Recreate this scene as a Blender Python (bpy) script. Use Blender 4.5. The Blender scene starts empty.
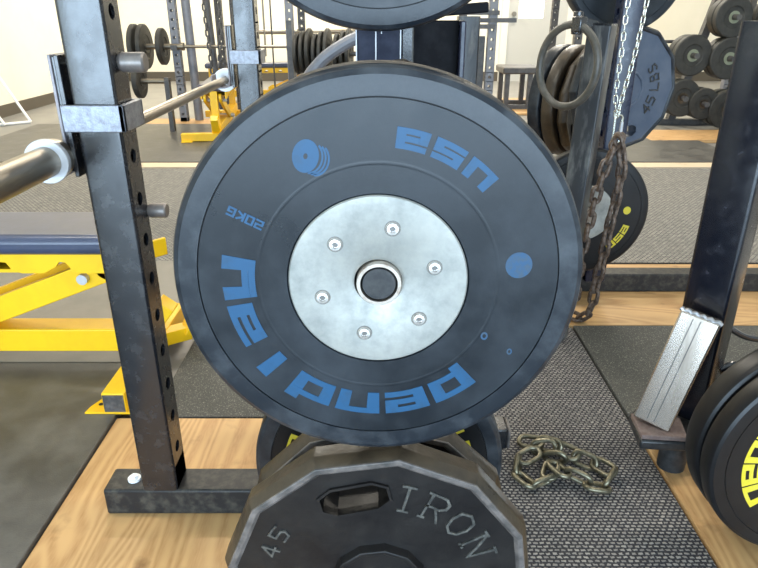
import bpy, bmesh, math, random
from mathutils import Vector, Matrix, Quaternion
random.seed(7)
PI = math.pi
R = math.radians
scene = bpy.context.scene
COL = scene.collection

# ------------------------------------------------------------------ materials
def mat(name, base, rough=.5, metal=0., var=None, vscale=20., bump=0., bscale=60., spec=.5,
        stretch=(1, 1, 1), lo=.4, hi=.65, rvar=0., coat=0.):
    m = bpy.data.materials.new(name); m.use_nodes = True
    nt = m.node_tree; b = nt.nodes['Principled BSDF']
    b.inputs['Base Color'].default_value = (*base, 1)
    b.inputs['Roughness'].default_value = rough
    b.inputs['Metallic'].default_value = metal
    b.inputs['Specular IOR Level'].default_value = spec
    b.inputs['Coat Weight'].default_value = coat
    tc = nt.nodes.new('ShaderNodeTexCoord'); mp = nt.nodes.new('ShaderNodeMapping')
    nt.links.new(tc.outputs['Object'], mp.inputs['Vector']); mp.inputs['Scale'].default_value = stretch
    if var is not None or rvar:
        n = nt.nodes.new('ShaderNodeTexNoise'); n.inputs['Scale'].default_value = vscale
        n.inputs['Detail'].default_value = 6; n.inputs['Roughness'].default_value = .65
        nt.links.new(mp.outputs['Vector'], n.inputs['Vector'])
        cr = nt.nodes.new('ShaderNodeValToRGB')
        cr.color_ramp.elements[0].position = lo; cr.color_ramp.elements[1].position = hi
        cr.color_ramp.elements[0].color = (*base, 1)
        cr.color_ramp.elements[1].color = (*(var if var is not None else base), 1)
        nt.links.new(n.outputs['Fac'], cr.inputs['Fac'])
        nt.links.new(cr.outputs['Color'], b.inputs['Base Color'])
        if rvar:
            mr = nt.nodes.new('ShaderNodeMapRange')
            mr.inputs['From Min'].default_value = .3; mr.inputs['From Max'].default_value = .7
            mr.inputs['To Min'].default_value = rough - rvar; mr.inputs['To Max'].default_value = rough + rvar
            nt.links.new(n.outputs['Fac'], mr.inputs['Value']); nt.links.new(mr.outputs['Result'], b.inputs['Roughness'])
    if bump:
        n2 = nt.nodes.new('ShaderNodeTexNoise'); n2.inputs['Scale'].default_value = bscale
        n2.inputs['Detail'].default_value = 4
        nt.links.new(mp.outputs['Vector'], n2.inputs['Vector'])
        bp = nt.nodes.new('ShaderNodeBump'); bp.inputs['Strength'].default_value = bump
        bp.inputs['Distance'].default_value = .002
        nt.links.new(n2.outputs['Fac'], bp.inputs['Height']); nt.links.new(bp.outputs['Normal'], b.inputs['Normal'])
    return m

def wood_mat(name, a, c, along='Y', scale=1.):
    m = bpy.data.materials.new(name); m.use_nodes = True
    nt = m.node_tree; b = nt.nodes['Principled BSDF']
    tc = nt.nodes.new('ShaderNodeTexCoord'); mp = nt.nodes.new('ShaderNodeMapping')
    mp.inputs['Scale'].default_value = (1, .13, 1) if along == 'Y' else (.13, 1, 1)
    nt.links.new(tc.outputs['Object'], mp.inputs['Vector'])
    n = nt.nodes.new('ShaderNodeTexNoise'); n.inputs['Scale'].default_value = 5 * scale
    n.inputs['Detail'].default_value = 2; n.inputs['Distortion'].default_value = .6
    nt.links.new(mp.outputs['Vector'], n.inputs['Vector'])
    mt = nt.nodes.new('ShaderNodeMath'); mt.operation = 'MULTIPLY'; mt.inputs[1].default_value = 150
    nt.links.new(n.outputs['Fac'], mt.inputs[0])
    sn = nt.nodes.new('ShaderNodeMath'); sn.operation = 'SINE'; nt.links.new(mt.outputs[0], sn.inputs[0])
    mr = nt.nodes.new('ShaderNodeMapRange'); mr.inputs['From Min'].default_value = -1
    nt.links.new(sn.outputs[0], mr.inputs['Value'])
    n3 = nt.nodes.new('ShaderNodeTexNoise'); n3.inputs['Scale'].default_value = 220; n3.inputs['Detail'].default_value = 3
    nt.links.new(mp.outputs['Vector'], n3.inputs['Vector'])
    mx0 = nt.nodes.new('ShaderNodeMath'); mx0.operation = 'MULTIPLY'; mx0.use_clamp = True
    nt.links.new(mr.outputs['Result'], mx0.inputs[0]); nt.links.new(n3.outputs['Fac'], mx0.inputs[1])
    mx = nt.nodes.new('ShaderNodeMix'); mx.data_type = 'RGBA'
    mx.inputs['A'].default_value = (*a, 1); mx.inputs['B'].default_value = (*c, 1)
    nt.links.new(mx0.outputs[0], mx.inputs['Factor'])
    # dirt blotches
    n4 = nt.nodes.new('ShaderNodeTexNoise'); n4.inputs['Scale'].default_value = 9; n4.inputs['Detail'].default_value = 8
    nt.links.new(tc.outputs['Object'], n4.inputs['Vector'])
    cr = nt.nodes.new('ShaderNodeValToRGB'); cr.color_ramp.elements[0].position = .62; cr.color_ramp.elements[1].position = .8
    cr.color_ramp.elements[0].color = (1, 1, 1, 1); cr.color_ramp.elements[1].color = (.35, .3, .25, 1)
    nt.links.new(n4.outputs['Fac'], cr.inputs['Fac'])
    m2 = nt.nodes.new('ShaderNodeMix'); m2.data_type = 'RGBA'; m2.blend_type = 'MULTIPLY'; m2.inputs['Factor'].default_value = 1
    nt.links.new(mx.outputs['Result'], m2.inputs['A']); nt.links.new(cr.outputs['Color'], m2.inputs['B'])
    nt.links.new(m2.outputs['Result'], b.inputs['Base Color'])
    b.inputs['Roughness'].default_value = .5; b.inputs['Specular IOR Level'].default_value = .3
    return m

def weave_mat(name, lt, dk, w=.011, h=.0065, mort=.0016):
    m = bpy.data.materials.new(name); m.use_nodes = True
    nt = m.node_tree; b = nt.nodes['Principled BSDF']
    tc = nt.nodes.new('ShaderNodeTexCoord')
    n0 = nt.nodes.new('ShaderNodeTexNoise'); n0.inputs['Scale'].default_value = 150
    nt.links.new(tc.outputs['Object'], n0.inputs['Vector'])
    mvec = nt.nodes.new('ShaderNodeVectorMath'); mvec.operation = 'MULTIPLY_ADD'
    mvec.inputs[1].default_value = (.007, .007, 0)
    nt.links.new(n0.outputs['Color'], mvec.inputs[0]); nt.links.new(tc.outputs['Object'], mvec.inputs[2])
    br = nt.nodes.new('ShaderNodeTexBrick')
    br.inputs['Scale'].default_value = 1; br.inputs['Brick Width'].default_value = w
    br.inputs['Row Height'].default_value = h; br.inputs['Mortar Size'].default_value = mort
    br.inputs['Mortar Smooth'].default_value = .4; br.offset = .5
    br.inputs['Color1'].default_value = (*lt, 1)
    br.inputs['Color2'].default_value = (lt[0] * .6, lt[1] * .6, lt[2] * .62, 1)
    br.inputs['Mortar'].default_value = (*dk, 1)
    nt.links.new(mvec.outputs[0], br.inputs['Vector'])
    nt.links.new(br.outputs['Color'], b.inputs['Base Color'])
    bp = nt.nodes.new('ShaderNodeBump'); bp.invert = True; bp.inputs['Strength'].default_value = .8
    bp.inputs['Distance'].default_value = .002
    nt.links.new(br.outputs['Fac'], bp.inputs['Height']); nt.links.new(bp.outputs['Normal'], b.inputs['Normal'])
    b.inputs['Roughness'].default_value = .75
    return m

def speck_mat(name, base, fleck, amount=.6, scale=350, rough=.6):
    m = mat(name, base, rough, var=fleck, vscale=scale, lo=amount, hi=amount + .08, bump=.5, bscale=250)
    return m

def emis(name, c, s):
    m = bpy.data.materials.new(name); m.use_nodes = True
    b = m.node_tree.nodes['Principled BSDF']
    b.inputs['Base Color'].default_value = (*c, 1)
    b.inputs['Emission Color'].default_value = (*c, 1); b.inputs['Emission Strength'].default_value = s
    return m

M = {}
M['wall'] = mat('cream_paint', (.86, .81, .68), .7, var=(.82, .77, .63), vscale=1.5)
M['wallw'] = mat('white_paint', (.85, .85, .82), .7, var=(.8, .8, .78), vscale=1.5)
M['ceil'] = mat('ceiling_paint', (.8, .8, .78), .8)
M['basebd'] = mat('brown_vinyl_base', (.09, .075, .055), .5)
M['concrete'] = mat('grey_floor', (.2, .195, .185), .45, var=(.25, .24, .22), vscale=3, bump=.1)
M['rubbermat'] = mat('black_rubber_floor_mat', (.06, .058, .055), .42, var=(.11, .105, .095), vscale=7, bump=.25, bscale=300, rvar=.1)
M['greymat'] = mat('smooth_grey_mat', (.15, .14, .12), .45, var=(.2, .185, .16), vscale=3, bump=.15, bscale=200)
M['speckmat'] = speck_mat('speckled_rubber', (.05, .05, .045), (.26, .25, .21), .56, 260, .7)
M['weave'] = weave_mat('woven_vinyl', (.35, .325, .295), (.022, .022, .028), w=.0135, h=.0095, mort=.0028)
M['weavefar'] = weave_mat('woven_vinyl_far', (.34, .32, .28), (.07, .07, .07), w=.024, h=.014, mort=.0035)
M['ply'] = wood_mat('plywood', (.60, .37, .165), (.36, .18, .065), 'Y')
M['plyx'] = wood_mat('plywood_across', (.56, .35, .16), (.34, .18, .07), 'X')
M['lumber'] = wood_mat('lumber_strip', (.62, .5, .36), (.5, .38, .26), 'X')
M['powder'] = mat('black_powder_coat', (.007, .008, .011), .25, var=(.03, .03, .033), vscale=26, lo=.5, hi=.85, bump=.05, bscale=350, rvar=.08, spec=.85)
M['powderdark'] = mat('black_gloss_paint', (.006, .007, .012), .22, var=(.03, .03, .04), vscale=40, lo=.55, hi=.8, bump=.05, bscale=200, rvar=.06, spec=.8)
M['matte'] = mat('matte_black_paint', (.006, .006, .008), .6, var=(.015, .015, .018), vscale=30, spec=.12)
M['navydull'] = mat('dull_navy_paint', (.006, .009, .026), .45, var=(.02, .025, .05), vscale=30, spec=.2)
M['powderblue'] = mat('blue_lit_navy_gloss', (.008, .012, .035), .3, var=(.03, .035, .06), vscale=30, lo=.5, hi=.8, bump=.05, bscale=200, rvar=.1)
M['scuffed'] = mat('scuffed_steel_paint', (.03, .032, .036), .38, var=(.22, .22, .21), vscale=22, lo=.5, hi=.78, rvar=.12, stretch=(1, 1, .25))
M['rubber'] = mat('bumper_rubber', (.006, .009, .013), .36, var=(.024, .030, .038), vscale=6, lo=.45, hi=.72, bump=.04, bscale=500, rvar=.16, spec=.36)
M['rim'] = mat('worn_rubber_rim', (.010, .014, .020), .38, var=(.06, .068, .078), vscale=16, lo=.45, hi=.78, bump=.06, bscale=400, rvar=.1, spec=.4)
M['tread'] = mat('dusty_tread', (.06, .055, .05), .7, var=(.22, .18, .14), vscale=20, lo=.4, hi=.7)
M['rubberblk'] = mat('black_rubber', (.009, .009, .010), .34, var=(.018, .018, .019), vscale=8, lo=.4, hi=.8, bump=.05, bscale=400, spec=.3)
M['blue'] = mat('blue_print', (.003, .062, .15), .5, var=(.010, .045, .09), vscale=45, lo=.5, hi=.78)
M['bluefaint'] = mat('worn_blue_print', (.008, .06, .14), .5, var=(.03, .06, .1), vscale=120, lo=.4, hi=.6)
M['yelprint'] = mat('yellow_print', (.62, .50, .02), .5, var=(.6, .5, .05), vscale=40)
M['groove'] = mat('groove_shadow', (.006, .006, .007), .7)
M['hub'] = mat('zinc_plate', (.36, .355, .325), .42, metal=.5, var=(.22, .225, .21), vscale=28, lo=.38, hi=.72, bump=.05, bscale=300, rvar=.1)
M['bolt'] = mat('bright_bolt', (.72, .69, .66), .3, metal=.9)
M['socket'] = mat('bolt_socket', (.16, .15, .14), .5, metal=.6)
M['peg'] = mat('worn_steel_tube', (.50, .44, .38), .4, metal=.8, var=(.26, .18, .13), vscale=60, lo=.5, hi=.7)
M['plug'] = mat('black_plastic_plug', (.012, .013, .015), .4, var=(.04, .04, .04), vscale=50, bump=.1)
M['bluelit'] = mat('blue_lit_iron', (.055, .075, .115), .35, var=(.08, .10, .14), vscale=10)  # sky-blue window reflection put into the iron plate's base colour
M['iron'] = mat('black_enamel_iron', (.009, .008, .0085), .4, var=(.022, .019, .017), vscale=12, lo=.35, hi=.8, bump=.25, bscale=120, rvar=.1, spec=.27)
M['ironrim'] = mat('worn_iron_rim', (.020, .015, .010), .36, var=(.085, .060, .036), vscale=10, lo=.35, hi=.7, bump=.4, bscale=90, rvar=.1, spec=.45)
M['ironrust'] = mat('rubbed_iron_edge', (.06, .055, .052), .4, var=(.20, .17, .155), vscale=30, lo=.4, hi=.7, bump=.3, bscale=120)
M['ironlet'] = mat('rubbed_raised_letters', (.035, .035, .033), .4, var=(.13, .125, .11), vscale=60, lo=.4, hi=.7)
M['yellow'] = mat('yellow_powder_coat', (.88, .53, .006), .38, var=(.82, .48, .006), vscale=12, bump=.08, bscale=120)
M['pad'] = mat('navy_vinyl_pad', (.05, .06, .10), .3, var=(.06, .07, .12), vscale=20, bump=.08, bscale=200)
M['steel'] = mat('brushed_steel', (.30, .26, .21), .3, metal=.9, var=(.22, .19, .15), vscale=30, stretch=(1, .1, 1))
M['steelx'] = mat('brushed_steel_bar', (.27, .235, .185), .35, metal=.9)
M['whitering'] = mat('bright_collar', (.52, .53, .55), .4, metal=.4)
M['band'] = mat('bare_metal_band', (.30, .32, .36), .42, metal=.6, var=(.2, .2, .23), vscale=90, bump=.3, bscale=300)
M['liner'] = mat('worn_plastic_liner', (.34, .31, .33), .5, var=(.2, .19, .2), vscale=40)
M['tube'] = mat('dusty_base_tube_paint', (.012, .012, .013), .48, var=(.06, .055, .045), vscale=45, lo=.45, hi=.7, spec=.4)
M['pin'] = mat('grey_pin', (.19, .17, .16), .42, metal=.5, var=(.26, .23, .21), vscale=60)
M['chrome'] = mat('polished_bare_steel', (.60, .53, .46), .26, metal=.85, var=(.26, .21, .165), vscale=9, lo=.4, hi=.7, stretch=(1, 1, .12), rvar=.07)
M['weld'] = mat('weld_bead', (.4, .4, .42), .35, metal=.8, bump=1, bscale=120)
M['rustplate'] = mat('dusty_foot_plate', (.17, .115, .10), .8, var=(.24, .18, .16), vscale=60, bump=.5, bscale=200)
M['rustchain'] = mat('rusty_chain_steel', (.10, .065, .045), .5, metal=.5, var=(.26, .21, .18), vscale=50, lo=.4, hi=.7, bump=.3, bscale=300)
M['zincchain'] = mat('zinc_chain_steel', (.62, .62, .55), .25, metal=.9)
M['brasschain'] = mat('dull_chain_steel', (.15, .135, .09), .36, metal=.75, var=(.30, .27, .19), vscale=60, lo=.4, hi=.75)
M['whitepaint'] = mat('white_gloss_paint', (.85, .85, .82), .4)
M['doorp'] = mat('grey_door_paint', (.50, .50, .47), .5)
M['trim'] = mat('door_frame_paint', (.75, .73, .66), .5)
M['farblack'] = mat('faded_black_steel', (.05, .05, .055), .42, var=(.09, .085, .08), vscale=20)
M['fargrey'] = mat('grey_blue_steel', (.16, .17, .20), .4, var=(.2, .2, .22), vscale=20)
M['farplate'] = mat('dark_grey_plate', (.02, .02, .018), .55, var=(.035, .034, .03), vscale=20)
M['holefill'] = mat('grey_hub', (.22, .24, .17), .6)
M['ringr'] = mat('olive_black_rubber', (.06, .055, .045), .45, var=(.11, .10, .085), vscale=20, bump=.2, bscale=100)
M['whiteplug'] = mat('white_bolt_cap', (.8, .8, .8), .4)
M['glass'] = emis('bright_window_daylight', (1, 1, 1), 1.6)
M['fill_lamp'] = emis('fill_lamp_diffuser', (1, .95, .85), 2.5)

# ------------------------------------------------------------------ mesh helpers
def add_box(bm, x0, x1, y0, y1, z0, z1, mtx=None):
    vs = [Vector((x, y, z)) for z in (z0, z1) for (x, y) in ((x0, y0), (x1, y0), (x1, y1), (x0, y1))]
    if mtx: vs = [mtx @ v for v in vs]
    v = [bm.verts.new(p) for p in vs]
    for f in ((3, 2, 1, 0), (4, 5, 6, 7), (0, 1, 5, 4), (1, 2, 6, 5), (2, 3, 7, 6), (3, 0, 4, 7)):
        bm.faces.new([v[i] for i in f])

def add_prism(bm, pts, axis, a, b):
    """polygon pts (2D) extruded along axis from a to b"""
    def P(p, t):
        if axis == 'z': return (p[0], p[1], t)
        if axis == 'y': return (p[0], t, p[1])
        return (t, p[0], p[1])
    A = [bm.verts.new(P(p, a)) for p in pts]; B = [bm.verts.new(P(p, b)) for p in pts]
    bm.faces.new(A); bm.faces.new(B[::-1])
    n = len(pts)
    for i in range(n): bm.faces.new((A[(i + 1) % n], A[i], B[i], B[(i + 1) % n]))

def add_lathe(bm, prof, seg=64, axis='y', close=True, off=0., center=(0, 0, 0), smooth=True, mtx=None):
    """prof: (r, t) list revolved around axis; closed loop if close"""
    rings = []
    for r, t in prof:
        if r < 1e-6:
            c = (0, t, 0) if axis == 'y' else ((t, 0, 0) if axis == 'x' else (0, 0, t))
            p = Vector(c) + Vector(center)
            if mtx: p = mtx @ p
            rings.append([bm.verts.new(p)]); continue
        ring = []
        for i in range(seg):
            a = off + 2 * PI * i / seg
            u, w = r * math.cos(a), r * math.sin(a)
            c = (u, t, w) if axis == 'y' else ((t, u, w) if axis == 'x' else (u, w, t))
            p = Vector(c) + Vector(center)
            if mtx: p = mtx @ p
            ring.append(bm.verts.new(p))
        rings.append(ring)
    n = len(rings)
    for k in range(n if close else n - 1):
        A, B = rings[k], rings[(k + 1) % n]
        if len(A) == 1 and len(B) == 1: continue
        for i in range(seg):
            j = (i + 1) % seg
            if len(A) == 1: f = bm.faces.new((A[0], B[i], B[j]))
            elif len(B) == 1: f = bm.faces.new((A[i], B[0], A[j]))
            else: f = bm.faces.new((A[i], B[i], B[j], A[j]))
            f.smooth = smooth

def frame_to(p, q):
    d = (Vector(q) - Vector(p)); L = d.length
    rot = d.to_track_quat('Z', 'Y').to_matrix().to_4x4()
    return Matrix.Translation(Vector(p)) @ rot, L

def add_cyl(bm, p, q, r, seg=20, r2=None):
    mx, L = frame_to(p, q)
    r2 = r if r2 is None else r2
    add_lathe(bm, [(0, 0), (r, 0), (r2, L), (0, L)], seg, 'z', close=False, mtx=mx)

def add_bar(bm, p, q, w, h, up=(0, 0, 1)):
    """rectangular bar from p to q: width w sideways, height h along up"""
    p, q = Vector(p), Vector(q); d = (q - p).normalized(); u = Vector(up)
    s = d.cross(u).normalized(); u = s.cross(d).normalized()
    L = (q - p).length
    mx = Matrix((( *s, 0), (*d, 0), (*u, 0), (0, 0, 0, 1))).transposed(); mx.translation = p
    add_box(bm, -w / 2, w / 2, 0, L, -h / 2, h / 2, mx)

def add_tube(bm, pts, r, seg=10, closed=False):
    pts = [Vector(p) for p in pts]; n = len(pts); rings = []
    prev = None
    for i, p in enumerate(pts):
        a = pts[(i - 1) % n] if (closed or i > 0) else p
        b = pts[(i + 1) % n] if (closed or i < n - 1) else p
        t = (b - a).normalized()
        if prev is None:
            ref = Vector((0, 0, 1)) if abs(t.z) < .9 else Vector((1, 0, 0))
            u = t.cross(ref).normalized()
        else:
            u = (prev - t * prev.dot(t)).normalized()
        prev = u; v = t.cross(u)
        rings.append([bm.verts.new(p + r * (math.cos(2 * PI * k / seg) * u + math.sin(2 * PI * k / seg) * v)) for k in range(seg)])
    for i in range(n if closed else n - 1):
        A, B = rings[i], rings[(i + 1) % n]
        if closed and i == n - 1:   # align twist
            best = min(range(seg), key=lambda s: (A[0].co - B[s].co).length); B = B[best:] + B[:best]
        for k in range(seg):
            f = bm.faces.new((A[k], A[(k + 1) % seg], B[(k + 1) % seg], B[k])); f.smooth = True
    if not closed:
        bm.faces.new(rings[0][::-1]); bm.faces.new(rings[-1])

def catmull(pts, n=8):
    pts = [Vector(p) for p in pts]; out = []
    for i in range(len(pts) - 1):
        p0 = pts[max(i - 1, 0)]; p1 = pts[i]; p2 = pts[i + 1]; p3 = pts[min(i + 2, len(pts) - 1)]
        for k in range(n):
            t = k / n
            out.append(.5 * ((2 * p1) + (p2 - p0) * t + (2 * p0 - 5 * p1 + 4 * p2 - p3) * t * t + (3 * p1 - p0 - 3 * p2 + p3) * t ** 3))
    out.append(pts[-1]); return out

def obj(name, bm, m, parent=None, bevel=0., seg=2, loc=None):
    bmesh.ops.recalc_face_normals(bm, faces=bm.faces)
    if loc is not None:      # give the mesh an origin of its own
        bmesh.ops.translate(bm, verts=bm.verts, vec=-Vector(loc))
    me = bpy.data.meshes.new(name); bm.to_mesh(me); bm.free()
    me.set_sharp_from_angle(angle=R(28))
    o = bpy.data.objects.new(name, me); COL.objects.link(o)
    for mm in (m if isinstance(m, (list, tuple)) else [m]): me.materials.append(mm)
    if loc is not None: o.location = loc
    if parent: o.parent = parent
    if bevel:
        b = o.modifiers.new('bevel', 'BEVEL'); b.width = bevel; b.segments = seg; b.limit_method = 'ANGLE'
        b.angle_limit = R(40)
    return o

def box(name, x0, x1, y0, y1, z0, z1, m, parent=None, bevel=0.):
    bm = bmesh.new(); add_box(bm, x0, x1, y0, y1, z0, z1)
    return obj(name, bm, m, parent, bevel)

def tag(o, label, cat, group=None, kind=None):
    o['label'] = label; o['category'] = cat
    if group: o['group'] = group
    if kind: o['kind'] = kind
    return o

def thing(name, label, cat, loc=(0, 0, 0), rotz=0., group=None):
    o = bpy.data.objects.new(name, None); COL.objects.link(o)
    o.empty_display_size = .05
    o.location = loc; o.rotation_euler = (0, 0, rotz)
    return tag(o, label, cat, group)

def struct(o):
    o['kind'] = 'structure'; return o

def copy_tree(o, label=None, loc=None, rotz=None, parent=None):
    c = o.copy(); COL.objects.link(c)
    if parent: c.parent = parent
    if label: c['label'] = label
    if loc is not None: c.location = loc
    if rotz is not None: c.rotation_euler = (0, 0, rotz)
    for ch in list(o.children): copy_tree(ch, parent=c)
    return c

# ------------------------------------------------------------------ glyphs
G = {
 'p': [[(0, -.3), (0, 1), (1, 1), (1, 0), (0, 0)]],
 'e': [[(1, 0), (0, 0), (0, 1), (1, 1), (1, .5), (0, .5)]],
 'n': [[(0, 0), (0, 1), (1, 1), (1, 0)]],
 'd': [[(1, 1.35), (1, 0), (0, 0), (0, 1), (1, 1)]],
 'l': [[(.5, 0), (.5, 1.3)]],
 'a': [[(0, 1), (1, 1), (1, 0), (0, 0), (0, .5), (1, .5)]],
 'y': [[(0, 1), (0, 0), (1, 0)], [(1, 1), (1, -.35), (0, -.35)]],
 'u': [[(0, 1), (0, 0), (1, 0), (1, 1)]],
 's': [[(1, 1), (0, 1), (0, .5), (1, .5), (1, 0), (0, 0)]],
 '2': [[(0, 1), (1, 1), (1, .5), (0, .5), (0, 0), (1, 0)]],
 '0': [[(0, 0), (0, 1), (1, 1), (1, 0), (0, 0)]],
 'k': [[(0, 0), (0, 1)], [(1, 1), (0, .45), (1, 0)]],
 'g': [[(1, 1), (0, 1), (0, 0), (1, 0), (1, .5), (.5, .5)]],
 '4': [[(1, .3), (0, .3), (.75, 1), (.75, 0)]],
 '5': [[(1, 1), (0, 1), (0, .55), (.8, .55), (1, .35), (.8, 0), (0, 0)]],
 'L': [[(0, 1), (0, 0), (1, 0)]],
 'B': [[(0, 0), (0, 1), (.8, 1), (.9, .75), (.75, .52), (0, .52)], [(.75, .52), (1, .3), (.8, 0), (0, 0)]],
 'S': [[(1, .9), (.6, 1), (.1, .9), (.1, .6), (.9, .4), (.9, .1), (.4, 0), (0, .1)]],
 'I': [[(.5, 0), (.5, 1)], [(.25, 0), (.75, 0)], [(.25, 1), (.75, 1)]],
 'R': [[(.1, 0), (.1, 1)], [(-.05, 1), (.7, 1), (.95, .85), (.95, .65), (.7, .5), (.1, .5)], [(.5, .5), (1.05, 0)], [(-.05, 0), (.25, 0)]],
 'O': [[(.5, 0), (.12, .15), (0, .5), (.12, .85), (.5, 1), (.88, .85), (1, .5), (.88, .15), (.5, 0)]],
 'N': [[(.05, 0), (.05, 1)], [(.05, 1), (.95, 0)], [(.95, 0), (.95, 1)], [(-.1, 1), (.15, 1)], [(.85, 1), (1.1, 1)], [(-.08, 0), (.2, 0)]],
}
def glyph(bm, ch, fn, w, h, tx, ty, depth, y0):
    """fn maps local (u,v) metres to plate plane (x,z). Strokes raised from y0 to y0-depth."""
    kk = 0
    for path in G[ch]:
        for (ax, ay), (bx, by) in zip(path[:-1], path[1:]):
            a = Vector((ax * w, ay * h)); b = Vector((bx * w, by * h)); d = b - a
            if d.length < 1e-7: continue
            kk += 1; dep = depth + .00006 * (kk % 5)
            dn = d.normalized(); nn = Vector((-dn.y, dn.x))
            vert = abs(dn.y) > abs(dn.x)
            t = tx if vert else ty; ext = (ty if vert else tx) / 2
            if abs(dn.x) > .05 and abs(dn.y) > .05: ext = min(tx, ty) * .25; t = (tx + ty) / 2
            a2 = a - dn * ext; b2 = b + dn * ext; L = (b2 - a2).length
            n = max(1, int(L / .008))
            cols = []
            for k in range(n + 1):
                c = a2 + (b2 - a2) * k / n
                cols.append([fn(*(c + nn * t / 2)), fn(*(c - nn * t / 2))])
            V = [[bm.verts.new((p[0], yy, p[1])) for p in col for yy in (y0, y0 - dep)] for col in cols]
            for k in range(n):
                A, B = V[k], V[k + 1]      # order: +low,+high,-low,-high
                bm.faces.new((A[1], A[3], B[3], B[1])); bm.faces.new((A[0], A[1], B[1], B[0]))
                bm.faces.new((A[3], A[2], B[2], B[3]))
            bm.faces.new((V[0][0], V[0][2], V[0][3], V[0][1])); bm.faces.new((V[-1][0], V[-1][1], V[-1][3], V[-1][2]))

def arc_text(bm, text, angs, r, w, h, tx, ty, depth=.0004, y0=0., inward=False):
    """each letter centred at its angle (deg). inward False: tops outward, reads clockwise"""
    for ch, ang in zip(text, angs):
        a0 = R(ang)
        def fn(u, v, a0=a0):
            u -= w / 2; v -= h / 2
            if inward: a = a0 + u / r; rr = r - v
            else: a = a0 - u / r; rr = r + v
            return rr * math.cos(a), rr * math.sin(a)
        glyph(bm, ch, fn, w, h, tx, ty, depth, y0)

def line_text(bm, text, cx, cz, ang, w, h, gap, tx, ty, depth=.0004, y0=0.):
    n = len(text); tot = n * w + (n - 1) * gap; ca, sa = math.cos(R(ang)), math.sin(R(ang))
    for i, ch in enumerate(text):
        def fn(u, v, i=i):
            u += i * (w + gap) - tot / 2; v -= h / 2
            return cx + u * ca - v * sa, cz + u * sa + v * ca
        glyph(bm, ch, fn, w, h, tx, ty, depth, y0)

def flat_ellipse(bm, cx, cz, a, b, rot, y, n=32, a0=0, a1=360, inner=None):
    ca, sa = math.cos(R(rot)), math.sin(R(rot))
    def P(u, v): return (cx + u * ca - v * sa, y, cz + u * sa + v * ca)
    if inner is None:
        bm.faces.new([bm.verts.new(P(a * math.cos(R(a0 + (a1 - a0) * i / n)), b * math.sin(R(a0 + (a1 - a0) * i / n)))) for i in range(n)])
    else:
        O, I = [], []
        for i in range(n + 1):
            t = R(a0 + (a1 - a0) * i / n)
            O.append(bm.verts.new(P(a * math.cos(t), b * math.sin(t)))); I.append(bm.verts.new(P(inner * a * math.cos(t), inner * b * math.sin(t))))
        for i in range(n): bm.faces.new((O[i], O[i + 1], I[i + 1], I[i]))

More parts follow.
